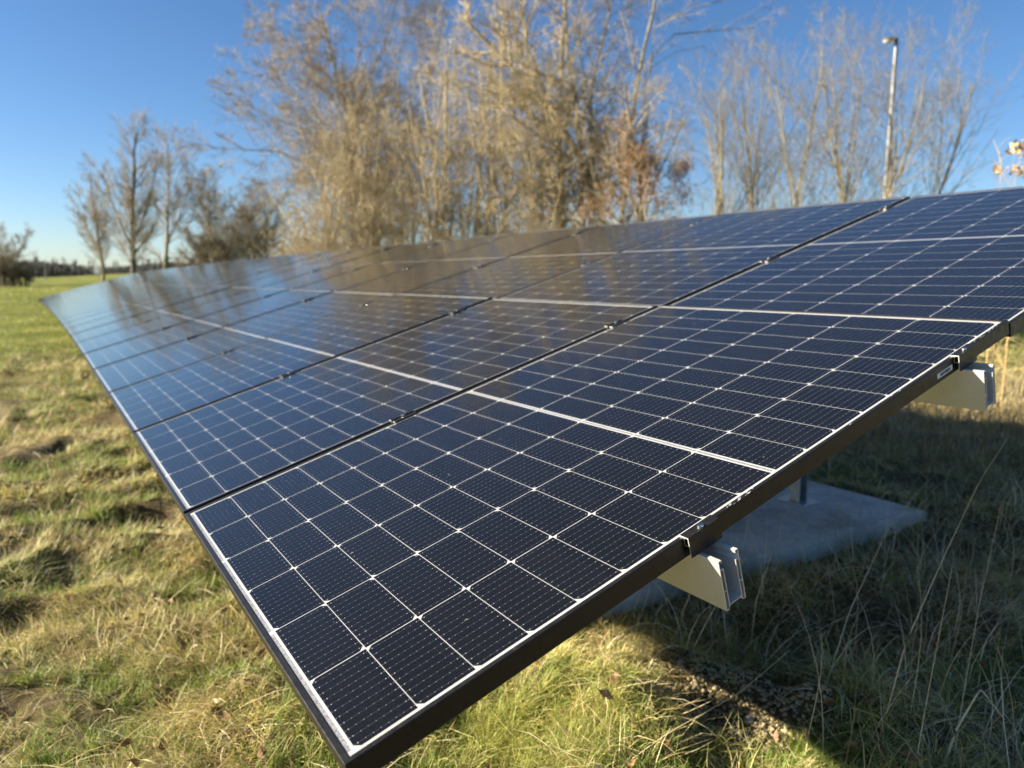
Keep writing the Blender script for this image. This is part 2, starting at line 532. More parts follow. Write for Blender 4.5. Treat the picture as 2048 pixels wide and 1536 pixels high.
# posts and sloping beams
q_pos = []
for k in range(7):
    u0 = 1.54+k*3.6
    if u0 > ULEN: break
    tw = twist_at(min(NCOL-1, u0/(MW+GU)-.5))
    bmesh_ = swept('sloping_beam', [(-1.62, 1.62, -.190, -.130)], 1.93, [u0-.022, u0+.022])
    link('sloping_beam', bmesh_, [M_galv, M_galv], rack)
    for w_v in (.95, 3.20):
        Pt = plane_matrix(u0, w_v, -.15, tw).translation
        zb = .10 if k == 0 else float(gz(Pt.x, Pt.y))+.05
        bm = bmesh.new()
        # C-section post
        prof = [(-.035, -.03), (.035, -.03), (.035, .03), (.029, .03), (.029, -.024), (-.029, -.024), (-.029, .03), (-.035, .03)]
        rot = Matrix.Rotation(math.atan2(U[1], U[0])+1.57, 3, 'Z')
        lo_ = [bm.verts.new(rot @ Vector((a_, b_, 0))+Vector((Pt.x, Pt.y, zb))) for a_, b_ in prof]
        hi_ = [bm.verts.new(rot @ Vector((a_, b_, 0))+Vector((Pt.x, Pt.y, Pt.z))) for a_, b_ in prof]
        for i in range(8): bm.faces.new((lo_[i], lo_[(i+1) % 8], hi_[(i+1) % 8], hi_[i]))
        bmesh.ops.recalc_face_normals(bm, faces=bm.faces)
        me = bpy.data.meshes.new('post'); bm.to_mesh(me); bm.free()
        po = link('post', me, M_galv, rack)
        pb = B(); pb.box(-.09, .09, -.07, .07, 0, .006)
        fo = link('foot_plate', pb.mesh('foot_plate', .001), M_galv, po)
        fo.matrix_world = Matrix.Translation((Pt.x, Pt.y, zb)) @ Matrix.Rotation(math.atan2(U[1], U[0]), 4, 'Z')

# concrete slabs
def slab(k):
    bm = bmesh.new(); u0, u1, w0, w1 = SLAB; u0 += 3.6*k; u1 += 3.6*k
    pts = [(u0+.09, w0), (u1+.09, w0), (u1-.06, w1), (u0-.10, w1)]
    c_ = [O3+U*u_+Wd*w_ for u_, w_ in pts]
    zt = .10 if k == 0 else float(gz(c_[0][0], c_[0][1]))+.05
    lo_ = [bm.verts.new((p[0], p[1], zt-.22)) for p in c_]; hi_ = [bm.verts.new((p[0], p[1], zt)) for p in c_]
    bm.faces.new(hi_); bm.faces.new(lo_[::-1])
    for i in range(4): bm.faces.new((lo_[i], lo_[(i+1) % 4], hi_[(i+1) % 4], hi_[i]))
    bmesh.ops.recalc_face_normals(bm, faces=bm.faces)
    bmesh.ops.bevel(bm, geom=list(bm.edges), offset=.008, segments=2, affect='EDGES')
    me = bpy.data.meshes.new('concrete_slab'); bm.to_mesh(me); bm.free()
    return link('concrete_slab', me, M_conc, None, label='grey concrete footing slab in the grass under the near end of the array' if k == 0
                else 'grey concrete footing slab hidden farther along below the array', cat='footing slab', group='footing slabs' if k else None)


for k in range(3): slab(k)

# ------------------------------------------------------------------ ground
def ground_mesh():
    az = np.unique(np.concatenate([np.linspace(-180, -62, 60), np.linspace(-62, 62, 420), np.linspace(62, 180, 60)]))[:-1]
    r = np.concatenate([[.15, .4], np.exp(np.arange(math.log(.7), math.log(1800), .0125))])
    A, R_ = np.meshgrid(np.radians(az), r)
    X = R_*np.sin(A); Y = R_*np.cos(A)
    Z = gz(X, Y)
    nr, na = X.shape
    V = np.stack([X, Y, Z], -1).reshape(-1, 3)
    i = np.arange(nr-1)[:, None]*na; j = np.arange(na)[None, :]; j2 = (j+1) % na
    Fq = np.stack([i+j, i+na+j, i+na+j2, i+j2], -1).reshape(-1, 4)[:, ::-1]
    # centre cap
    me = np_mesh('ground', V, Fq, smooth=True); return me


M_ground, t, b = mat('turf and soil', (.1, .1, .05), 1., 0, .1)
geo = t.nodes.new('ShaderNodeNewGeometry'); sxyz = t.nodes.new('ShaderNodeSeparateXYZ'); t.links.new(geo.outputs['Position'], sxyz.inputs[0])
len_ = t.nodes.new('ShaderNodeVectorMath'); len_.operation = 'LENGTH'; t.links.new(geo.outputs['Position'], len_.inputs[0])
mr = t.nodes.new('ShaderNodeMapRange'); mr.inputs[1].default_value = 8; mr.inputs[2].default_value = 19
t.links.new(len_.outputs['Value'], mr.inputs[0])
g1 = noise(t, 22, 8, .75); near = ramp(t, g1.outputs[0], [(.3, (.05, .038, .02)), (.5, (.14, .11, .055)), (.68, (.26, .21, .11)), (.8, (.12, .13, .035))])
g2 = noise(t, .5, 8, .7); farc = ramp(t, g2.outputs[0], [(.32, (.07, .09, .015)), (.5, (.16, .175, .03)), (.68, (.25, .245, .055))])
mx = t.nodes.new('ShaderNodeMix'); mx.data_type = 'RGBA'
t.links.new(mr.outputs[0], mx.inputs[0]); t.links.new(near.outputs[0], mx.inputs[6]); t.links.new(farc.outputs[0], mx.inputs[7])
t.links.new(mx.outputs[2], b.inputs['Base Color'])
g3 = noise(t, 60, 6, .8); bump(t, b, g3.outputs[0], .02, 1)
link('ground', ground_mesh(), M_ground, kind='structure')

# ------------------------------------------------------------------ grass
M_grass, t, b = mat('grass blades', (.2, .2, .05), .55, 0, .35)
ca = t.nodes.new('ShaderNodeAttribute'); ca.attribute_name = 'Col'
t.links.new(ca.outputs['Color'], b.inputs['Base Color'])
tr = t.nodes.new('ShaderNodeBsdfTranslucent'); t.links.new(ca.outputs['Color'], tr.inputs[0])
ms = t.nodes.new('ShaderNodeMixShader'); ms.inputs[0].default_value = .28
out = t.nodes['Material Output']
t.links.new(b.outputs[0], ms.inputs[1]); t.links.new(tr.outputs[0], ms.inputs[2]); t.links.new(ms.outputs[0], out.inputs[0])
rs = np.random.RandomState(11)
GREEN = np.array([[.17, .23, .035], [.23, .30, .05], [.30, .35, .08], [.13, .18, .03]])
STRAW = np.array([[.64, .50, .23], [.72, .60, .31], [.54, .41, .18], [.82, .73, .46], [.50, .35, .15]])
OLIVE = np.array([[.47, .44, .12], [.55, .49, .16], [.38, .38, .09]])


def blades(x, y, L, w, az, th0, dth, daz, col, K=4, z=None):
    n = len(x); pts = np.zeros((n, K, 3)); pts[:, 0, 0] = x; pts[:, 0, 1] = y
    pts[:, 0, 2] = (gz(x, y) if z is None else z)-.004
    side = np.stack([-np.sin(az), np.cos(az), 0*az], -1)
    for k in range(1, K):
        th = th0+dth*(k-1); a = az+daz*(k-1)
        d = np.stack([np.cos(a)*np.sin(th), np.sin(a)*np.sin(th), np.cos(th)], -1)
        pts[:, k] = pts[:, k-1]+d*(L/(K-1))[:, None]
    wk = np.array([.9, 1., .75, .16]) if K == 4 else np.linspace(1, .15, K)
    rr_ = rs.uniform(-.6, .6, n)[:, None]
    sd_ = side*np.cos(rr_)+np.array([0, 0, 1.])*np.sin(rr_)
    off = sd_[:, None, :]*(w[:, None]*wk[None, :]*.5)[:, :, None]
    V = np.stack([pts-off, pts+off], 2).reshape(-1, 3)
    base = (np.arange(n)*K*2)[:, None, None]
    k = np.arange(K-1)[None, :, None]*2
    Fq = (base+k+np.array([0, 1, 3, 2])[None, None, :]).reshape(-1, 4)
    C = np.repeat(col, K*2, 0)
    return V, Fq, C


def sample(n, r0, r1, p=1.0, azm=47):
    """polar samples about the camera, density falling with distance^-p relative to uniform area"""
    uu = rs.rand(n)
    e = 2-p
    r = (r0**e+uu*(r1**e-r0**e))**(1/e)
    a = np.radians(rs.uniform(-azm, azm, n))
    return r*np.sin(a), r*np.cos(a)


def keep_mask(x, y):
    u, w = uw(x, y)
    hid = (u > 3.2) & (w > 1.3) & (w < 5.5)
    m = ~(hid & (rs.rand(len(x)) < .93))
    jg = .16*vnoise(x*9, y*9)
    ins = (u > SLAB[0]+jg) & (u < SLAB[1]) & (w > SLAB[2]) & (w < SLAB[3]-jg*.6)
    m &= ~ins
    s = np.exp(-((x-SOIL[0])**2/.06+(y-SOIL[1])**2/.045))
    m &= rs.rand(len(x)) > np.minimum(1, s*1.8)*.95
    return m


def pick(pal, n, v=.22):
    c = pal[rs.randint(0, len(pal), n)]*1.10
    return c*(1+rs.uniform(-v, v, n))[:, None]


def comb(x, y):
    """direction field of the matted grass"""
    return 2*math.pi*1.6*fbm(x+31, y-12, 1.1, 2)


def mesh_parts(parts):
    Vs, Fs, Cs = [], [], []; o = 0
    for V, Fq, C in parts:
        Vs.append(V); Fs.append(Fq+o); Cs.append(C); o += len(V)
    return np.concatenate(Vs), np.concatenate(Fs), np.concatenate(Cs)


def field(x, y, wscale, lscale, tufted):
    n = len(x)
    g = fbm(x, y, .42, 3)+.30*(fbm(x+50, y, 2.2, 2)-.5)
    holes = fbm(x-20, y+40, .5, 2)
    u_, w_ = uw(x, y)
    g = g+.005-.12*sstep(1.0, 1.8, w_)
    pg = sstep(.43, .57, g)
    kind = rs.rand(n)
    green = kind < pg*.80+.10
    olive = (~green) & (rs.rand(n) < .45-.35*sstep(1., 1.8, w_))
    col = pick(STRAW, n); cg = pick(GREEN, n); co = pick(OLIVE, n)
    col[green] = cg[green]; col[olive] = co[olive]
    L = rs.uniform(.035, .11, n); L[green] = rs.uniform(.025, .065, green.sum())
    th0 = rs.uniform(.6, 1.45, n); th0[green] = rs.uniform(.1, .9, green.sum())
    dth = rs.uniform(-.15, .45, n); daz = rs.normal(0, .35, n)
    az = comb(x, y)+rs.normal(0, .8, n); az[green] = rs.uniform(0, 6.28, green.sum())
    w = rs.uniform(.0011, .0030, n)*wscale; L = L*lscale
    keep = holes > .355+rs.uniform(-.03, .06, n)
    q_ = keep
    return blades(x[q_], y[q_], L[q_], w[q_], az[q_], th0[q_], dth[q_], daz[q_], col[q_])


def tufts(n_t, per, r0, r1, p, L0, L1, pal, w0=.0012, spread=.03, th=(.05, 1.1), ws=1., centers=None, dens=None):
    if centers is None:
        x, y = sample(n_t, r0, r1, p)
        m = keep_mask(x, y)
        if dens is not None: m &= rs.rand(len(x)) < dens(x, y)
        x, y = x[m], y[m]
    else:
        x, y = centers[:, 0], centers[:, 1]
    n = len(x)*per
    X = np.repeat(x, per); Y = np.repeat(y, per)
    a = rs.uniform(0, 6.283, n); rr_ = np.abs(rs.normal(0, spread, n))
    s = np.repeat(rs.uniform(.6, 1.25, len(x)), per)
    bx = X+rr_*np.cos(a); by = Y+rr_*np.sin(a)
    tilt_ = th[0]+(th[1]-th[0])*np.clip(rr_/(2*spread)+rs.uniform(0, .5, n), 0, 1)
    L = rs.uniform(L0, L1, n)*s
    tc_ = pick(pal, len(x), .25); col = np.repeat(tc_, per, 0)*.6+pick(pal, n)*.4
    w = rs.uniform(w0*.7, w0*1.4, n)*np.repeat(ws*np.ones(len(x)), per)
    lean = np.repeat(comb(x, y), per)
    a2 = np.where(rs.rand(n) < .45, lean+rs.normal(0, .5, n), a+rs.normal(0, .4, n))
    return blades(bx, by, L, w, a2, tilt_, rs.uniform(.05, .5, n), rs.normal(0, .25, n), col)


parts = []
for (n, r0, r1, p, ws, ls) in ((170000, .9, 4.2, 1.0, 1., 1.), (130000, 4.2, 9, .9, 1.7, 1.25), (75000, 9, 19, .8, 3.4, 1.5)):
    x, y = sample(n, r0, r1, p); m = keep_mask(x, y); parts.append(field(x[m], y[m], ws, ls, 0))
parts.append(tufts(800, 12, 1.0, 6, 1.0, .11, .24, np.concatenate([STRAW, STRAW[3:4], OLIVE[:1]]), .0019, .035, (.75, 1.42)))
gd = lambda x, y: .25+.75*sstep(.46, .62, fbm(x, y, .42, 3))
parts.append(tufts(1500, 34, 1.0, 5, 1.0, .05, .11, GREEN, .0014, .022, dens=gd))
parts.append(tufts(2600, 24, 1.0, 5, 1.0, .05, .12, np.concatenate([STRAW, OLIVE]), .0014, .03, (.2, 1.35)))
parts.append(tufts(1800, 20, 5, 14, 1.0, .09, .20, np.concatenate([STRAW, OLIVE, STRAW]), .0028, .06, (.2, 1.3)))
# ragged tufts along the edge of the shade
uu_ = rs.uniform(-.3, 1.15, 150); ww_ = rs.normal(1.42, .22, 150)
su_, sw_ = uw(SOIL[0], SOIL[1]); far_ = np.hypot(uu_-su_, ww_-sw_) > .27; uu_ = uu_[far_]; ww_ = ww_[far_]
parts.append(tufts(0, 30, 0, 0, 0, .07, .17, np.concatenate([STRAW, OLIVE, GREEN[1:3]]), .0017, .02, (.1, 1.1), centers=np.stack([O3[0]+U[0]*uu_+Wd[0]*ww_, O3[1]+U[1]*uu_+Wd[1]*ww_], -1)))
# dense bright cushions by the near corner
cen = np.array([MND[:2]])+rs.normal(0, 1, (90, 2))*np.array([.17, .10])
parts.append(tufts(0, 60, 0, 0, 0, .05, .12, np.concatenate([OLIVE, GREEN[2:3], OLIVE]), .0013, .02, (.1, 1.3), centers=cen))
cen = np.array([MOSS[:2]])+rs.normal(0, 1, (40, 2))*np.array([.07, .05])
parts.append(tufts(0, 90, 0, 0, 0, .03, .06, GREEN[1:3], .0010, .014, (.0, .9), centers=cen))
V, Fq, C = mesh_parts(parts)
link('grass', np_mesh('grass', V, Fq, C), M_grass, kind='stuff', label='rough sunlit turf of green and straw coloured blades around the array', cat='grass')
# short mown sward beyond
parts = []
x, y = sample(110000, 14, 60, 1.3, 44); u_, w_ = uw(x, y); m = ~((u_ > 2) & (w_ > .8)); x = x[m]; y = y[m]
r_ = np.hypot(x, y); n = len(x)
g = fbm(x, y, 1.8, 3)
col = np.where((g > .42)[:, None], pick(np.array([[.20, .24, .035], [.25, .28, .05], [.17, .20, .03]]), n), pick(OLIVE, n))
parts.append(blades(x, y, rs.uniform(.03, .07, n)*(1+r_/50), rs.uniform(.004, .008, n)*r_/14, rs.uniform(0, 6.28, n), rs.uniform(.1, 1., n), rs.uniform(0, .4, n), 0*x, col))
V, Fq, C = mesh_parts(parts)
link('mown_grass', np_mesh('mown_grass', V, Fq, C), M_grass, kind='stuff', label='short mown green grass on the slope in the far left distance', cat='grass')

# tall dry stems at the shaded right side (stuff) and a few named ones
STRAW_ = STRAW
STRAW = np.array([[.78, .60, .33], [.86, .70, .44], [.62, .44, .23], [.90, .78, .55], [.50, .32, .16]])  # extra brightness and warmth put into the straw colour to lift shaded stems
parts = []
n = 1500
# scattered where the array shades the ground, right of the near end
uu_ = rs.uniform(-1.6, 1.2, n); ww_ = rs.uniform(1.2, 5.5, n)
x = O3[0]+U[0]*uu_+Wd[0]*ww_; y = O3[1]+U[1]*uu_+Wd[1]*ww_
m = keep_mask(x, y); x, y = x[m], y[m]; n = len(x)
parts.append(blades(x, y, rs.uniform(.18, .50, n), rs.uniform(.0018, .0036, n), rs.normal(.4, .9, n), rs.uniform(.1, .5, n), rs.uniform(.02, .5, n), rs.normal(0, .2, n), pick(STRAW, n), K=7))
n = 16000
uu_ = rs.uniform(-2.2, 1.3, n); ww_ = rs.uniform(1.3, 5.5, n)
x = O3[0]+U[0]*uu_+Wd[0]*ww_; y = O3[1]+U[1]*uu_+Wd[1]*ww_
m = keep_mask(x, y) & (fbm(x, y, .5, 2) > .38); x, y = x[m], y[m]; n = len(x)
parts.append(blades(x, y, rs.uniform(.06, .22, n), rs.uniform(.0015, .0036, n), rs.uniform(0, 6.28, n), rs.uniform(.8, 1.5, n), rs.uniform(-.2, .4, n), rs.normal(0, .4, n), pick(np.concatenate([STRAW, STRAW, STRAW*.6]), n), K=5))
n = 6500
uu_ = rs.uniform(-2.4, 1.3, n); ww_ = rs.uniform(1.6, 9, n)
x = O3[0]+U[0]*uu_+Wd[0]*ww_; y = O3[1]+U[1]*uu_+Wd[1]*ww_
m = keep_mask(x, y); x, y = x[m], y[m]; n = len(x)
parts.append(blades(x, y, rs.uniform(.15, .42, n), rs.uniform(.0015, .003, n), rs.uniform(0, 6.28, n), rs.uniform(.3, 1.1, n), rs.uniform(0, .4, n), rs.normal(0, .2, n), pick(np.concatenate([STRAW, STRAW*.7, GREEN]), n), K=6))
# rank dry growth behind the array, lit farther back
n = 26000
uu_ = rs.uniform(-7, 3, n); ww_ = 4.5+rs.uniform(0, 1, n)**1.3*17
x = O3[0]+U[0]*uu_+Wd[0]*ww_; y = O3[1]+U[1]*uu_+Wd[1]*ww_
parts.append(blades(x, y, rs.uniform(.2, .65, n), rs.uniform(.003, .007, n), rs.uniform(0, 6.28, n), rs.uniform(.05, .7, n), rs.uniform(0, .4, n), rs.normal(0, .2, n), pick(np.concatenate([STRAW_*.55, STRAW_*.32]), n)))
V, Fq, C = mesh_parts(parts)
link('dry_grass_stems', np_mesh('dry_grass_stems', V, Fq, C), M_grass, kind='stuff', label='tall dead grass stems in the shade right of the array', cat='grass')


STRAW = STRAW_


def tube(P, R, S_=5):
    """P [B,K,3], R [B,K] -> V, F"""
    Bn, K, _ = P.shape
    T = np.gradient(P, axis=1); T /= np.linalg.norm(T, axis=2, keepdims=True)+1e-9
    ref = np.where(np.abs(T[..., 2:3]) > .9, np.array([1., 0, 0]), np.array([0, 0, 1.]))
    A = np.cross(T, ref); A /= np.linalg.norm(A, axis=2, keepdims=True)+1e-9
    Bv = np.cross(T, A)
    th = np.arange(S_)*2*math.pi/S_
    ring = P[:, :, None, :]+R[:, :, None, None]*(A[:, :, None, :]*np.cos(th)[None, None, :, None]+Bv[:, :, None, :]*np.sin(th)[None, None, :, None])
    V = ring.reshape(-1, 3)
    b_ = (np.arange(Bn)*K*S_)[:, None, None, None]; k = (np.arange(K-1)*S_)[None, :, None, None]
    s = np.arange(S_)[None, None, :, None]; s2 = (s+1) % S_
    Fq = np.concatenate([b_+k+s, b_+k+s2, b_+k+S_+s2, b_+k+S_+s], -1).reshape(-1, 4)
    return V, Fq


M_stalk, t, b = mat('dry stalk', (.46, .37, .20), .5)
n1 = noise(t, 60, 4); r1 = ramp(t, n1.outputs[0], [(.3, (.52, .38, .20)), (.7, (.80, .66, .42))]); t.links.new(r1.outputs[0], b.inputs['Base Color'])


def stalk(pix, dists, r0, label, name='dry_grass_stalk', cat='grass stalk', ribbon=False, group=None):
    # the foot stands where the line of sight meets the ground; the other points keep their spacing in depth
    ds = np.linspace(.9, 6, 800); h0 = [at(pix[0][0], pix[0][1], d_) for d_ in ds]
    below = [p_[2] < float(gz(p_[0], p_[1]))+.005 for p_ in h0]
    d0 = ds[below.index(True)] if True in below else dists[0]
    P = [at(px, py, d0+d-dists[0]) for (px, py), d in zip(pix, dists)]
    P = np.array([P[0]-np.array([0, 0, .03])]+P)
    # resample
    tt = np.linspace(0, len(P)-1, 24)
    Q = np.stack([np.interp(tt, np.arange(len(P)), P[:, i]) for i in range(3)], -1)
    R_ = r0*np.linspace(1, .35, 24)
    V, Fq = tube(Q[None], R_[None], 6)
    if ribbon:
        V = V  # flattened leaf
        C0 = np.repeat(Q, 6, 0); V = C0+(V-C0)*np.array([2.2, .5, 1.0])
    return link(name, np_mesh(name, V, Fq, smooth=True), M_stalk, label=label, cat=cat, group=group)


G_ = 'tall dry stalks beside the array'
stalk([(1770, 1440), (1810, 1290), (1880, 1130), (1960, 960), (2014, 878)], [1.62, 1.66, 1.72, 1.80, 1.86], .0024, 'tallest dry grass stalk, leaning right, its tip catching the sun', group=G_)
stalk([(1830, 1536), (1850, 1420), (1882, 1250), (1905, 1130)], [1.55, 1.6, 1.66, 1.7], .0019, 'thin dry stalk standing just right of the tallest stalk', group=G_)
stalk([(1905, 1536), (1925, 1400), (1960, 1200), (2002, 1010)], [1.5, 1.62, 1.72, 1.8], .0018, 'straight dry stalk rising near the right edge of the photo', group=G_)
stalk([(1655, 1360), (1700, 1220), (1775, 1060), (1835, 985)], [2.1, 2.2, 2.3, 2.4], .0024, 'blurred dry stalk crossing in front of the slab corner', group=G_)
stalk([(1385, 1300), (1362, 1230), (1378, 1195), (1382, 1150)], [1.9, 1.88, 1.86, 1.86], .0022, 'pale crooked stalk below the lower rail end', group=G_)
stalk([(1500, 1310), (1512, 1200), (1545, 1105), (1566, 1050)], [2.0, 2.03, 2.06, 2.1], .0020, 'brown stalk standing close to the lower rail end', group=G_)
stalk([(1885, 1536), (1915, 1455), (1952, 1392), (1962, 1378), (2010, 1440)], [1.42, 1.44, 1.46, 1.47, 1.48], .0026, 'bright sunlit folded blade at the lower right corner', 'broken_grass_blade', 'grass blade', True)
stalk([(1240, 1536), (1330, 1470), (1480, 1385), (1580, 1300)], [1.55, 1.6, 1.7, 1.8], .0016, 'dark thin stalk lying across the soil patch', group=G_)

# soil clods (stuff), flint stones and leaf litter
def blob(c, r, seed, sub=1, sq=.7):
    bm = bmesh.new(); bmesh.ops.create_icosphere(bm, subdivisions=sub, radius=1)
    R_ = np.random.RandomState(seed); V = np.array([v.co[:] for v in bm.verts]); V *= (1+R_.uniform(-.28, .28, len(V)))[:, None]
    V = V*r*np.array([1, R_.uniform(.7, 1.2), sq])+c
    Fs = np.array([[v.index for v in f.verts] for f in bm.faces]); bm.free(); return V, Fs


M_soil, t, b = mat('crumbly soil', (.25, .2, .12), 1.)
n1 = noise(t, 130, 5, .7); r1 = ramp(t, n1.outputs[0], [(.3, (.20, .15, .08)), (.52, (.42, .34, .19)), (.7, (.68, .58, .36))]); t.links.new(r1.outputs[0], b.inputs['Base Color'])
Vs, Fs, o_ = [], [], 0
for k in range(4200):
    x_ = SOIL[0]+rs.normal(0, .19); y_ = SOIL[1]+rs.normal(0, .15)
    r_ = .0015+.008*rs.rand()**3
    v_, f_ = blob(np.array([x_, y_, float(gz(x_, y_))+r_*.3]), r_, k)
    Vs.append(v_); Fs.append(f_+o_); o_ += len(v_)
link('soil_clods', np_mesh('soil_clods', np.concatenate(Vs), np.concatenate(Fs), n=3), M_soil, kind='stuff', label='pale crumbly soil heap by the grass under the near corner', cat='soil')
M_stone, t, b = mat('pale stone', (.42, .40, .34), .7)
for (px, py, d, r_, lb) in ((1425, 1460, 1.75, .014, 'small round pale stone in the shaded grass below the rail'),
                           (1500, 1385, 1.95, .016, 'pale flat stone on the sunlit soil heap'),
                           (1545, 1475, 1.72, .011, 'grey stone lying beside the green cushion of grass')):
    p_ = at(px, py, d); v_, f_ = blob(np.array([p_[0], p_[1], float(gz(p_[0], p_[1]))+r_*.8]), r_, 5+px, 2, .75)
    link('stone', np_mesh('stone', v_, f_, n=3, smooth=True), M_stone, label=lb, cat='stone', group='stones by the soil heap')
M_leaf, t, b = mat('dead leaf', (.22, .11, .045), .6)
n1 = noise(t, 30, 4); r1 = ramp(t, n1.outputs[0], [(.3, (.15, .075, .03)), (.7, (.33, .19, .085))]); t.links.new(r1.outputs[0], b.inputs['Base Color'])


def leaf_quads(Pc, size, r_):
    n = len(Pc)
    a = r_.normal(0, 1, (n, 3)); a /= np.linalg.norm(a, axis=1, keepdims=True)
    c = r_.normal(0, 1, (n, 3)); b_ = np.cross(a, c); b_ /= np.linalg.norm(b_, axis=1, keepdims=True); c = np.cross(a, b_)
    s = size*r_.uniform(.6, 1.3, n)[:, None]
    V = np.stack([Pc-a*s, Pc-b_*s*.5+c*s*.25, Pc+a*s*.9+c*s*.1, Pc+b_*s*.5+c*s*.25, Pc], 1)
    base = np.arange(n)[:, None]*5
    Fq = np.concatenate([base+np.array([0, 1, 2, 4]), base+np.array([0, 4, 2, 3])], 0)
    return V.reshape(-1, 3), Fq


x, y = sample(700, 1.1, 5, 1.0); m = keep_mask(x, y); x, y = x[m], y[m]
V, Fq = leaf_quads(np.stack([x, y, gz(x, y)+rs.uniform(.01, .05, len(x))], -1), .022, rs)
link('leaf_litter', np_mesh('leaf_litter', V, Fq), M_leaf, kind='stuff', label='scattered curled brown dead leaves caught in the turf', cat='leaf litter')

# ------------------------------------------------------------------ trees
def bark(name, c0, c1, c2):
    m, t, b = mat(name, c1, .85, 0, .3)
    n1 = noise(t, 3., 6, .75); r1 = ramp(t, n1.outputs[0], [(.3, c0), (.5, c1), (.7, c2)]); t.links.new(r1.outputs[0], b.inputs['Base Color'])
    return m


M_bark = bark('lichened bark', (.12, .10, .065), (.24, .20, .12), (.38, .32, .19))
M_twig_o = bark('ochre twigs', (.27, .215, .125), (.41, .335, .20), (.54, .455, .28))
M_twig_g = bark('grey brown twigs', (.22, .185, .125), (.33, .275, .19), (.44, .37, .26))
M_twig_d = bark('dark twigs', (.13, .11, .075), (.22, .185, .12), (.32, .26, .16))
M_twig_p = bark('pale willow twigs', (.17, .15, .10), (.26, .225, .15), (.36, .31, .20))
M_dark_bark = bark('dark bark', (.08, .07, .055), (.14, .12, .09), (.21, .18, .13))
M_oak = bark('russet leaves', (.16, .09, .045), (.27, .16, .08), (.38, .25, .14))
M_reed = bark('yellow dry leaves', (.45, .28, .10), (.58, .38, .16), (.68, .48, .24))


def norm(a): return a/(np.linalg.norm(a, axis=-1, keepdims=True)+1e-9)


def grow(P0, D, L, K, curl, up, r_):
    P = [P0]; d = norm(D); st = (L/(K-1))[:, None]
    for k in range(K-1):
        P.append(P[-1]+d*st)
        d = norm(d+r_.normal(0, curl, d.shape)+np.array([0, 0, up]))
    return np.stack(P, 1)


def spawn(P, L, R, n, t0, ang, ratio, rratio, r_, tpow=1.0):
    Bn, K, _ = P.shape
    idx = np.repeat(np.arange(Bn), n); m = len(idx)
    t_ = t0+(1-t0)*r_.rand(m)**tpow; f = t_*(K-1); i = np.minimum(f.astype(int), K-2); fr = (f-i)[:, None]
    p = P[idx, i]*(1-fr)+P[idx, i+1]*fr; d = norm(P[idx, i+1]-P[idx, i])
    q_ = r_.normal(0, 1, (m, 3)); q_ = norm(q_-d*np.sum(q_*d, 1)[:, None])
    a = np.radians(r_.normal(ang, ang*.25, m))[:, None]
    nd = d*np.cos(a)+q_*np.sin(a)
    nl = L[idx]*ratio*(1.1-.6*t_)*r_.uniform(.6, 1.25, m)
    rad0 = R[idx, 0]*(1-t_)+R[idx, -1]*t_
    return p, nd, nl, rad0*rratio


def tree(name, stems, dist, seed, levels, mats, label, cat, group=None, leaves=None, depth=.6, minr=.004, rr0=.62, loc_taper=.3):
    """stems: list of (pixel polyline, base radius); levels: (n, t0, angle, ratio, curl, up, K, sides, tpow)"""
    r_ = np.random.RandomState(seed)
    tv, tf, o = [], [], 0
    K0 = 10; Ps, Rs, Ls = [], [], []
    for pix, r0 in stems:
        P = []
        dj = r_.uniform(-depth, depth)
        for j, (a, b_) in enumerate(pix):
            P.append(at(a, b_, dist+dj*j/max(1, len(pix)-1)+0*dj))
        P = np.array(P)
        if len(P) > 0:      # root it in the ground
            g0 = P[0].copy(); g0[2] = float(gz(g0[0], g0[1]))-.1
            if P[0][2]-g0[2] > .3: P = np.concatenate([[g0], P])
        seg = np.concatenate([[0], np.cumsum(np.linalg.norm(np.diff(P, axis=0), axis=1))])
        tt = np.linspace(0, seg[-1], K0)
        Q = np.stack([np.interp(tt, seg, P[:, i]) for i in range(3)], -1)
        Q[1:-1] += r_.normal(0, .012*seg[-1]/K0*2, (K0-2, 3))
        Ps.append(Q); Ls.append(seg[-1]); Rs.append(np.linspace(r0, r0*loc_taper, K0))
    P = np.array(Ps); L = np.array(Ls); R = np.array(Rs)
    org = P[0, 0].copy()
    V, Fq = tube(P-org, R, 8); tv.append(V); tf.append(Fq); o = len(V)
    cv, cf, co = [], [], 0
    tips = None
    for li, (n, t0, ang, ratio, curl, up, K, sd_, tpow) in enumerate(levels):
        p, d, l, r0 = spawn(P, L, R, n, t0, ang, ratio, rr0 if li == 0 else .62, r_, tpow)
        r0 = np.maximum(r0, minr)
        P = grow(p, d, l, K, curl, up, r_); L = l
        R = r0[:, None]*np.linspace(1, .35, K)[None, :]
        R = np.maximum(R, minr*.6)
        V, Fq = tube(P-org, R, sd_)
        cv.append(V); cf.append(Fq+co); co += len(V)
        tips = P
    root = empty(name, loc=tuple(org), label=label, cat=cat, group=group)
    link('trunk', np_mesh('trunk', np.concatenate(tv), np.concatenate(tf), smooth=True), mats[0], root)
    link('crown', np_mesh('crown', np.concatenate(cv), np.concatenate(cf)), mats[1], root)
    if leaves:
        nl, size, lm, ctr, rad_ = leaves
        T_ = tips[:, -1]-org
        if ctr is not None:
            sel = np.zeros(len(T_), bool)
            for (a, b_, rr__) in ctr:
                cc = at(a, b_, dist)-org
                sel |= np.linalg.norm((T_-cc)*np.array([1, .4, 1]), axis=1) < rr__*r_.uniform(.3, 1.15, len(T_))
            T_ = T_[sel]
        if len(T_):
            c = T_[r_.randint(0, len(T_), nl)]+r_.normal(0, rad_, (nl, 3))
            V, Fq = leaf_quads(c, size, r_)
            link('leaves', np_mesh('leaves', V, Fq), lm, root)
    return root


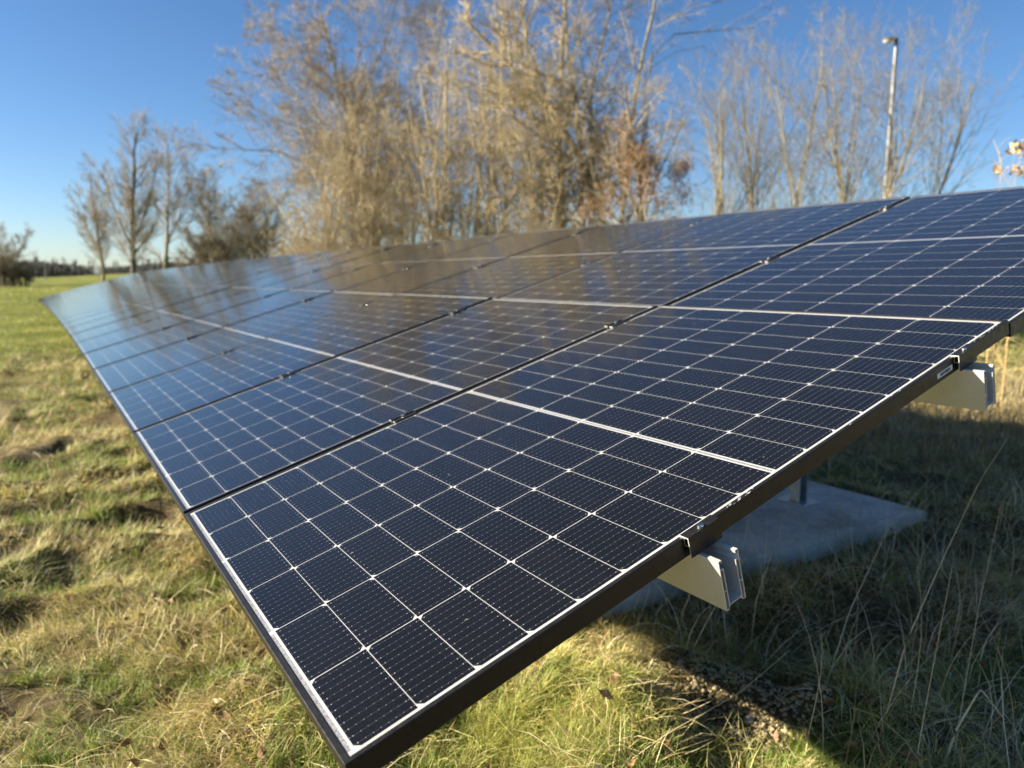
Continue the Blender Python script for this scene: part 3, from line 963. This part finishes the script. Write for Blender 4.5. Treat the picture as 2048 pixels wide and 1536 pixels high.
GB = 'bare trees and shrubs behind the array'
LV_big = [(14, .12, 48, .55, .10, .03, 8, 5, .9), (9, .15, 42, .55, .14, .03, 6, 4, .9), (8, .15, 40, .55, .16, .02, 5, 3, 1), (6, .15, 38, .60, .2, .0, 4, 3, 1)]
# spreading grey tree, left of the thicket
tree('bare_tree', [([(735, 470), (712, 330), (690, 210), (665, 110), (640, 30)], .11),
                   ([(715, 340), (640, 335), (560, 305), (490, 300), (430, 265)], .05),
                   ([(705, 290), (620, 230), (560, 165), (520, 110)], .045),
                   ([(700, 250), (750, 130), (790, 30), (800, -60)], .05),
                   ([(725, 400), (800, 300), (860, 170), (890, 40)], .05),
                   ([(712, 330), (660, 270), (600, 260), (540, 235), (500, 215)], .038),
                   ([(700, 260), (640, 160), (600, 90), (575, 60)], .04),
                   ([(695, 230), (720, 120), (715, 20), (725, -70)], .045)], 22, 5,
     [(22, .12, 48, .32, .12, .02, 7, 4, .8), (12, .1, 44, .5, .17, .01, 6, 3, .9), (11, .1, 42, .55, .22, .0, 5, 3, 1)],
     (M_bark, M_twig_g), 'wide spreading bare tree with grey twigs reaching out left over the field', 'tree', GB, minr=.005, rr0=.42)
# forked main tree
tree('bare_tree', [([(1205, 480), (1195, 400), (1165, 310), (1120, 250), (1050, 160), (985, 90), (930, 40)], .13),
                   ([(1165, 310), (1150, 200), (1130, 90), (1128, -60)], .07),
                   ([(1120, 250), (1060, 120), (1040, 0), (1035, -90)], .06)], 18, 8,
     [(24, .12, 48, .32, .12, .03, 7, 4, .9), (11, .1, 42, .5, .16, .02, 6, 3, .9), (9, .1, 40, .55, .2, .0, 5, 3, 1)],
     (M_bark, M_twig_o), 'tall bare tree with a thick trunk forking up to the left', 'tree', GB, minr=.0045)
tree('bare_tree', [([(1128, 470), (1122, 330), (1120, 200), (1126, 60), (1130, -60)], .075)], 19.5, 9,
     [(34, .1, 42, .25, .12, .05, 7, 4, .9), (10, .1, 40, .5, .16, .02, 5, 3, .9), (7, .1, 40, .55, .2, .0, 4, 3, 1)],
     (M_bark, M_twig_o), 'straight upright bare tree just left of the forked trunk', 'tree', GB, minr=.0045)
tree('bare_tree', [([(1190, 440), (1185, 330), (1182, 180), (1205, 80), (1228, -40)], .06),
                   ([(1182, 200), (1155, 80), (1160, -50)], .04)], 18.5, 10,
     [(28, .1, 42, .25, .12, .05, 7, 4, .9), (9, .1, 40, .5, .16, .02, 5, 3, .9), (6, .1, 40, .55, .2, .0, 4, 3, 1)],
     (M_bark, M_twig_g), 'slender bare tree rising from behind the forked trunk', 'tree', GB, minr=.0045)
tree('bare_tree', [([(1240, 460), (1262, 250), (1285, 120), (1308, 0), (1320, -70)], .075),
                   ([(1290, 120), (1340, 70), (1400, 55), (1470, 68), (1510, 55)], .032),
                   ([(1300, 60), (1350, 20), (1430, 5), (1490, -8)], .03),
                   ([(1285, 150), (1330, 100), (1380, 108), (1410, 92)], .02)], 17, 12,
     [(9, .2, 45, .22, .14, .0, 7, 4, .9), (6, .1, 42, .5, .18, -.01, 5, 3, .9), (3, .1, 40, .6, .2, .0, 4, 3, 1)],
     (M_bark, M_twig_g), 'pale leaning trunk with thin branches drooping to the right', 'tree', GB, minr=.0045)
# russet oak
tree('oak_tree', [([(1290, 470), (1275, 350), (1262, 250), (1250, 170)], .06), ([(1285, 440), (1320, 340), (1355, 270)], .04),
                  ([(1285, 450), (1240, 350), (1215, 260)], .035)], 16, 21,
     [(16, .15, 50, .42, .14, .01, 6, 4, 1), (9, .1, 45, .5, .18, .0, 5, 3, 1), (6, .1, 45, .55, .2, .0, 4, 3, 1)],
     (M_bark, M_twig_g), 'young oak still holding clusters of russet brown leaves', 'tree', GB, minr=.004,
     leaves=(6800, .028, M_oak, [(1240, 240, .42), (1262, 330, .5), (1300, 380, .55), (1360, 340, .34), (1220, 400, .4), (1330, 430, .4), (1395, 330, .22), (1225, 130, .1), (1180, 420, .3), (1370, 400, .3)], .07))
# ochre thicket : many shrubs
LV_sh = [(9, .1, 46, .36, .20, .03, 7, 4, .9), (7, .1, 48, .5, .25, .01, 6, 3, .9), (7, .1, 48, .55, .3, .0, 4, 3, 1)]
shr = [(600, 195, 290, 21, 'low ochre twigged shrub at the left end of the thicket'),
       (665, 300, 200, 20, 'rounded ochre shrub beneath the spreading grey tree'),
       (740, 350, 150, 19.5, 'dense ochre shrub left of the middle of the thicket'),
       (810, 420, 80, 21, 'tall yellowish shrub in the left half of the thicket'),
       (880, 440, 60, 19, 'thick tangle of ochre stems at the middle of the thicket'),
       (945, 500, 10, 20, 'tallest ochre shrub, reaching the top of the photo'),
       (1010, 480, 20, 18.5, 'upright ochre shrub next to the forked tree'),
       (1075, 330, 150, 18, 'lower ochre shrub at the foot of the forked tree')]
for k, (px, h_, top, d_, lb) in enumerate(shr):
    r_ = random.Random(100+k)
    st_ = []
    for j in range(11):
        tx = px+r_.uniform(-85, 85); ty = top+r_.uniform(0, 210)
        bx_ = px+r_.uniform(-22, 22)
        st_.append(([(bx_, 520), (bx_*.6+tx*.4+r_.uniform(-10, 10), 520*.55+ty*.45), (tx, ty)], r_.uniform(.02, .045)))
    tree('shrub', st_, d_, 200+k, LV_sh, (M_twig_o, M_twig_o), lb, 'shrub', 'ochre shrubs of the thicket', minr=.0045, depth=1.2, rr0=.45,
         leaves=((2400, .017, M_oak if k == 0 else M_twig_o, None, .12)))
# undergrowth bramble line that closes the foot of the thicket
# pale willow-like shrubs on the right
LV_w = [(10, .15, 30, .42, .07, .07, 8, 4, .8), (7, .12, 34, .5, .10, .06, 6, 3, .8), (5, .1, 34, .6, .12, .04, 5, 3, 1)]
wil = [(1440, 150, 14.5, 'pale upright shrub right of the russet oak'),
       (1505, 120, 15, 'pale shrub with many thin straight rods, second from the oak'),
       (1590, 95, 14, 'pale shrub forked low above the panel edge'),
       (1690, 90, 13.5, 'pale shrub standing just left of the lamp post'),
       (1790, 130, 13, 'pale shrub whose main stems lean right past the lamp post'),
       (1880, 120, 13.5, 'outermost pale shrub, arching to the right')]
for k, (px, top, d_, lb) in enumerate(wil):
    r_ = random.Random(300+k); st_ = []
    for j in range(5 if k < 5 else 4):
        sp_ = r_.uniform(-60, 60)+(40 if k >= 4 else 0)
        st_.append(([(px+r_.uniform(-8, 8)-(25 if k >= 4 else 0), 440), (px+sp_*.35, 320), (px+sp_*.8, top+r_.uniform(40, 120)), (px+sp_, top+r_.uniform(0, 80))], r_.uniform(.018, .034)))
    tree('willow_shrub', st_, d_, 400+k, LV_w, (M_twig_p, M_twig_p), lb, 'shrub', 'pale willow shrubs right of the oak', minr=.0022, depth=1., rr0=.5)
# far trees at left
LV_f = [(34, .14, 36, .36, .05, .08, 8, 4, .9), (9, .1, 30, .5, .08, .05, 6, 3, .9), (8, .1, 30, .55, .12, .03, 5, 3, 1)]
GF = 'bare trees on the field edge at left'
tree('bare_tree', [([(268, 545), (266, 480), (266, 390), (270, 300), (274, 265)], .20), ([(266, 500), (230, 420), (205, 350)], .09), ([(266, 490), (300, 400), (312, 330)], .09)], 48, 31, LV_f,
     (M_dark_bark, M_twig_g), 'largest of the far bare trees, dark trunk in the middle of the group', 'tree', GF, minr=.0062, rr0=.34)
tree('bare_tree', [([(206, 540), (196, 470), (185, 400), (180, 345)], .12), ([(202, 510), (172, 450), (155, 410)], .06)], 52, 32, LV_f,
     (M_bark, M_twig_g), 'smaller bare tree at the left of the far group', 'tree', GF, minr=.0062, rr0=.34)
tree('bare_tree', [([(331, 540), (336, 450), (338, 370), (336, 290)], .14), ([(334, 490), (365, 420), (385, 360)], .07)], 50, 33, LV_f,
     (M_bark, M_twig_g), 'bare tree at the right of the far group', 'tree', GF, minr=.0062, rr0=.34)
tree('bare_tree', [([(415, 520), (420, 430), (418, 360)], .08)], 50, 37, LV_f, (M_bark, M_twig_g), 'faint thin bare tree between the far group and the dark bushes', 'tree', GF, minr=.010)
tree('bare_tree', [([(8, 556), (5, 520), (-5, 460)], .10), ([(8, 540), (40, 500), (52, 470)], .07), ([(5, 540), (-25, 500), (-30, 465)], .07)], 55, 34, LV_f,
     (M_dark_bark, M_twig_g), 'low rounded bare tree cut off by the left edge of the photo', 'tree', GF, minr=.0062, rr0=.34)
LV_b = [(12, .1, 40, .5, .1, .04, 6, 4, .9), (7, .1, 38, .5, .15, .02, 5, 3, .9), (7, .1, 38, .55, .2, 0, 4, 3, 1)]
for k, (px, top, lb) in enumerate(((395, 455, 'small dark bush beside the far trees'), (455, 395, 'dark brown bush behind the far end of the array'),
                                   (520, 385, 'taller dark bush touching the ochre thicket'), (-5, 505, 'dark evergreen looking bush under the tree at the left edge'), (38, 534, 'small dark bush at the right foot of the left edge tree'))):
    r_ = random.Random(500+k); st_ = []
    for j in range(9):
        tx = px+r_.uniform(-45, 45); ty = top+r_.uniform(0, 60)
        st_.append(([(px+r_.uniform(-22, 22), 548), ((px+tx)/2, (545+ty)/2), (tx, ty)], r_.uniform(.03, .06)))
    tree('bush', st_, 38 if k < 3 else 54, 600+k, LV_b, (M_dark_bark, M_twig_d), lb, 'bush', 'dark bushes along the field edge', minr=.009, depth=1.5,
         leaves=(120, .05, M_twig_d, None, .15))
# dry yellow leaves poking up at the right edge
tree('beech_sapling', [([(2004, 420), (2000, 360), (1998, 300)], .006), ([(2018, 420), (2030, 350), (2046, 290)], .006), ([(2040, 420), (2060, 330)], .006)], 6.2, 41,
     [(10, .2, 45, .35, .1, .0, 5, 4, 1), (4, .2, 45, .4, .1, 0, 4, 3, 1)], (M_reed, M_reed), 'sapling with dry yellow leaves above the top edge at the right', 'sapling', minr=.002,
     leaves=(90, .034, M_reed, [(2030, 300, .14), (2045, 330, .16), (2005, 310, .06)], .03), depth=.1)
# distant wood
def wood():
    r_ = np.random.RandomState(77); n = 1500
    a = np.radians(r_.uniform(-52, -8, n)); rr__ = r_.uniform(215, 260, n)
    x = rr__*np.sin(a); y = rr__*np.cos(a)
    z0 = gz(x, y)-2; top = EYE+rr__*(.0135+.003*np.sin(a*40)+.002*r_.rand(n))+ (r_.rand(n) < .05)*1.5
    st_ = np.stack([np.stack([x, y, z0], -1), np.stack([x+r_.normal(0, .5, n), y, top], -1)], 1)
    K = 6; t_ = np.linspace(0, 1, K)[None, :, None]
    P = st_[:, :1]*(1-t_)+st_[:, 1:]*t_
    R = np.repeat(np.full((n, 1), .25), K, 1)*np.linspace(1, .3, K)[None]
    L = np.linalg.norm(st_[:, 1]-st_[:, 0], axis=1)
    V, Fq = tube(P, R, 5); Vs, Fs, o = [V], [Fq], len(V)
    p, d, l, r0 = spawn(P, L, R, 40, .2, 45, .22, .6, r_, 1); Pb = grow(p, d, l, 4, .2, .02, r_)
    V, Fq = tube(Pb, np.maximum(r0, .10)[:, None]*np.linspace(1, .4, 4)[None], 3); Vs.append(V); Fs.append(Fq+o)
    return np_mesh('distant_wood', np.concatenate(Vs), np.concatenate(Fs))


link('distant_wood', wood(), bark('far wood bark', (.075, .07, .06), (.105, .098, .085), (.14, .13, .11)), kind='stuff', label='dark brown line of far woodland on the left horizon', cat='woodland')
# ------------------------------------------------------------------ street lamp and field posts
M_lamp, t, b = mat('lamp pole zinc', (.17, .175, .18), .45, .5)
M_lens, t, b = mat('lamp housing', (.10, .10, .11), .5)
M_lens2, t, b = mat('pale lamp bowl', (.66, .64, .60), .3)


def street_lamp():
    d = 25.; top = at(1793, 84, d); base = np.array([at(1768, 410, d)[0], top[1], 0]); base[0] = top[0]; base[2] = float(gz(top[0], top[1]))
    h = top[2]-base[2]
    root = empty('street_lamp', loc=tuple(base), label='tall grey street lamp on a straight pole among the pale shrubs', cat='street lamp')
    P = np.array([[[0, 0, z] for z in np.linspace(0, h, 8)]]); R = np.array([[.10, .10, .095, .085, .08, .07, .065, .06]])
    V, Fq = tube(P, R, 12); link('pole', np_mesh('pole', V, Fq, smooth=True), M_lamp, root)
    # luminaire: short spigot arm with flattened head to the left
    bm = bmesh.new(); bmesh.ops.create_uvsphere(bm, u_segments=20, v_segments=10, radius=1)
    for v in bm.verts:
        v.co.x = v.co.x*.26-.20; v.co.y *= .15; v.co.z = v.co.z*(.11 if v.co.z > 0 else .05)+.06
    me = bpy.data.meshes.new('lamp_head'); bm.to_mesh(me); bm.free(); hd = link('lamp_head', me, M_lens, root); hd.location = (0, 0, h)
    bm = bmesh.new(); bmesh.ops.create_uvsphere(bm, u_segments=18, v_segments=10, radius=1)
    for v in bm.verts:
        v.co.x = v.co.x*.17-.27; v.co.y *= .12; v.co.z = v.co.z*.10+.045
    me = bpy.data.meshes.new('lamp_bowl'); bm.to_mesh(me); bm.free(); hb = link('lamp_bowl', me, M_lens2, hd)
    V, Fq = tube(np.array([[[.0, 0, h-.12], [-.01, 0, h+.02], [-.06, 0, h+.07], [-.14, 0, h+.07]]]), np.array([[.055, .055, .05, .045]]), 10)
    link('arm', np_mesh('arm', V, Fq, smooth=True), M_lens, root)


street_lamp()


def field_post(px, py0, py1, d, r, label, name, board=None):
    p1 = at(px, py1, d); g = float(gz(p1[0], p1[1])); root = empty(name, loc=(p1[0], p1[1], g), label=label, cat='post' if not board else 'sign')
    top = at(px, py0, d)[2]-g
    V, Fq = tube(np.array([[[0, 0, z] for z in np.linspace(-.1, top, 4)]]), np.full((1, 4), r), 8)
    link('post', np_mesh('post', V, Fq, smooth=True), M_lamp, root)
    if board:
        bm = bmesh.new(); bmesh.ops.create_cube(bm, size=1)
        for v in bm.verts: v.co.x *= board; v.co.y *= .03; v.co.z = v.co.z*board*1.1+top-board*.5
        bmesh.ops.translate(bm, verts=bm.verts, vec=(0, -r-.02, 0))
        me = bpy.data.meshes.new('board'); bm.to_mesh(me); bm.free(); link('board', me, M_label, root)


field_post(92, 520, 560, 75, .06, 'thin pale post standing before the far woodland', 'marker_post')
field_post(195, 535, 548, 70, .05, 'small white board on a post at the far edge of the field', 'field_sign', .55)
print('objects', len(S.objects))
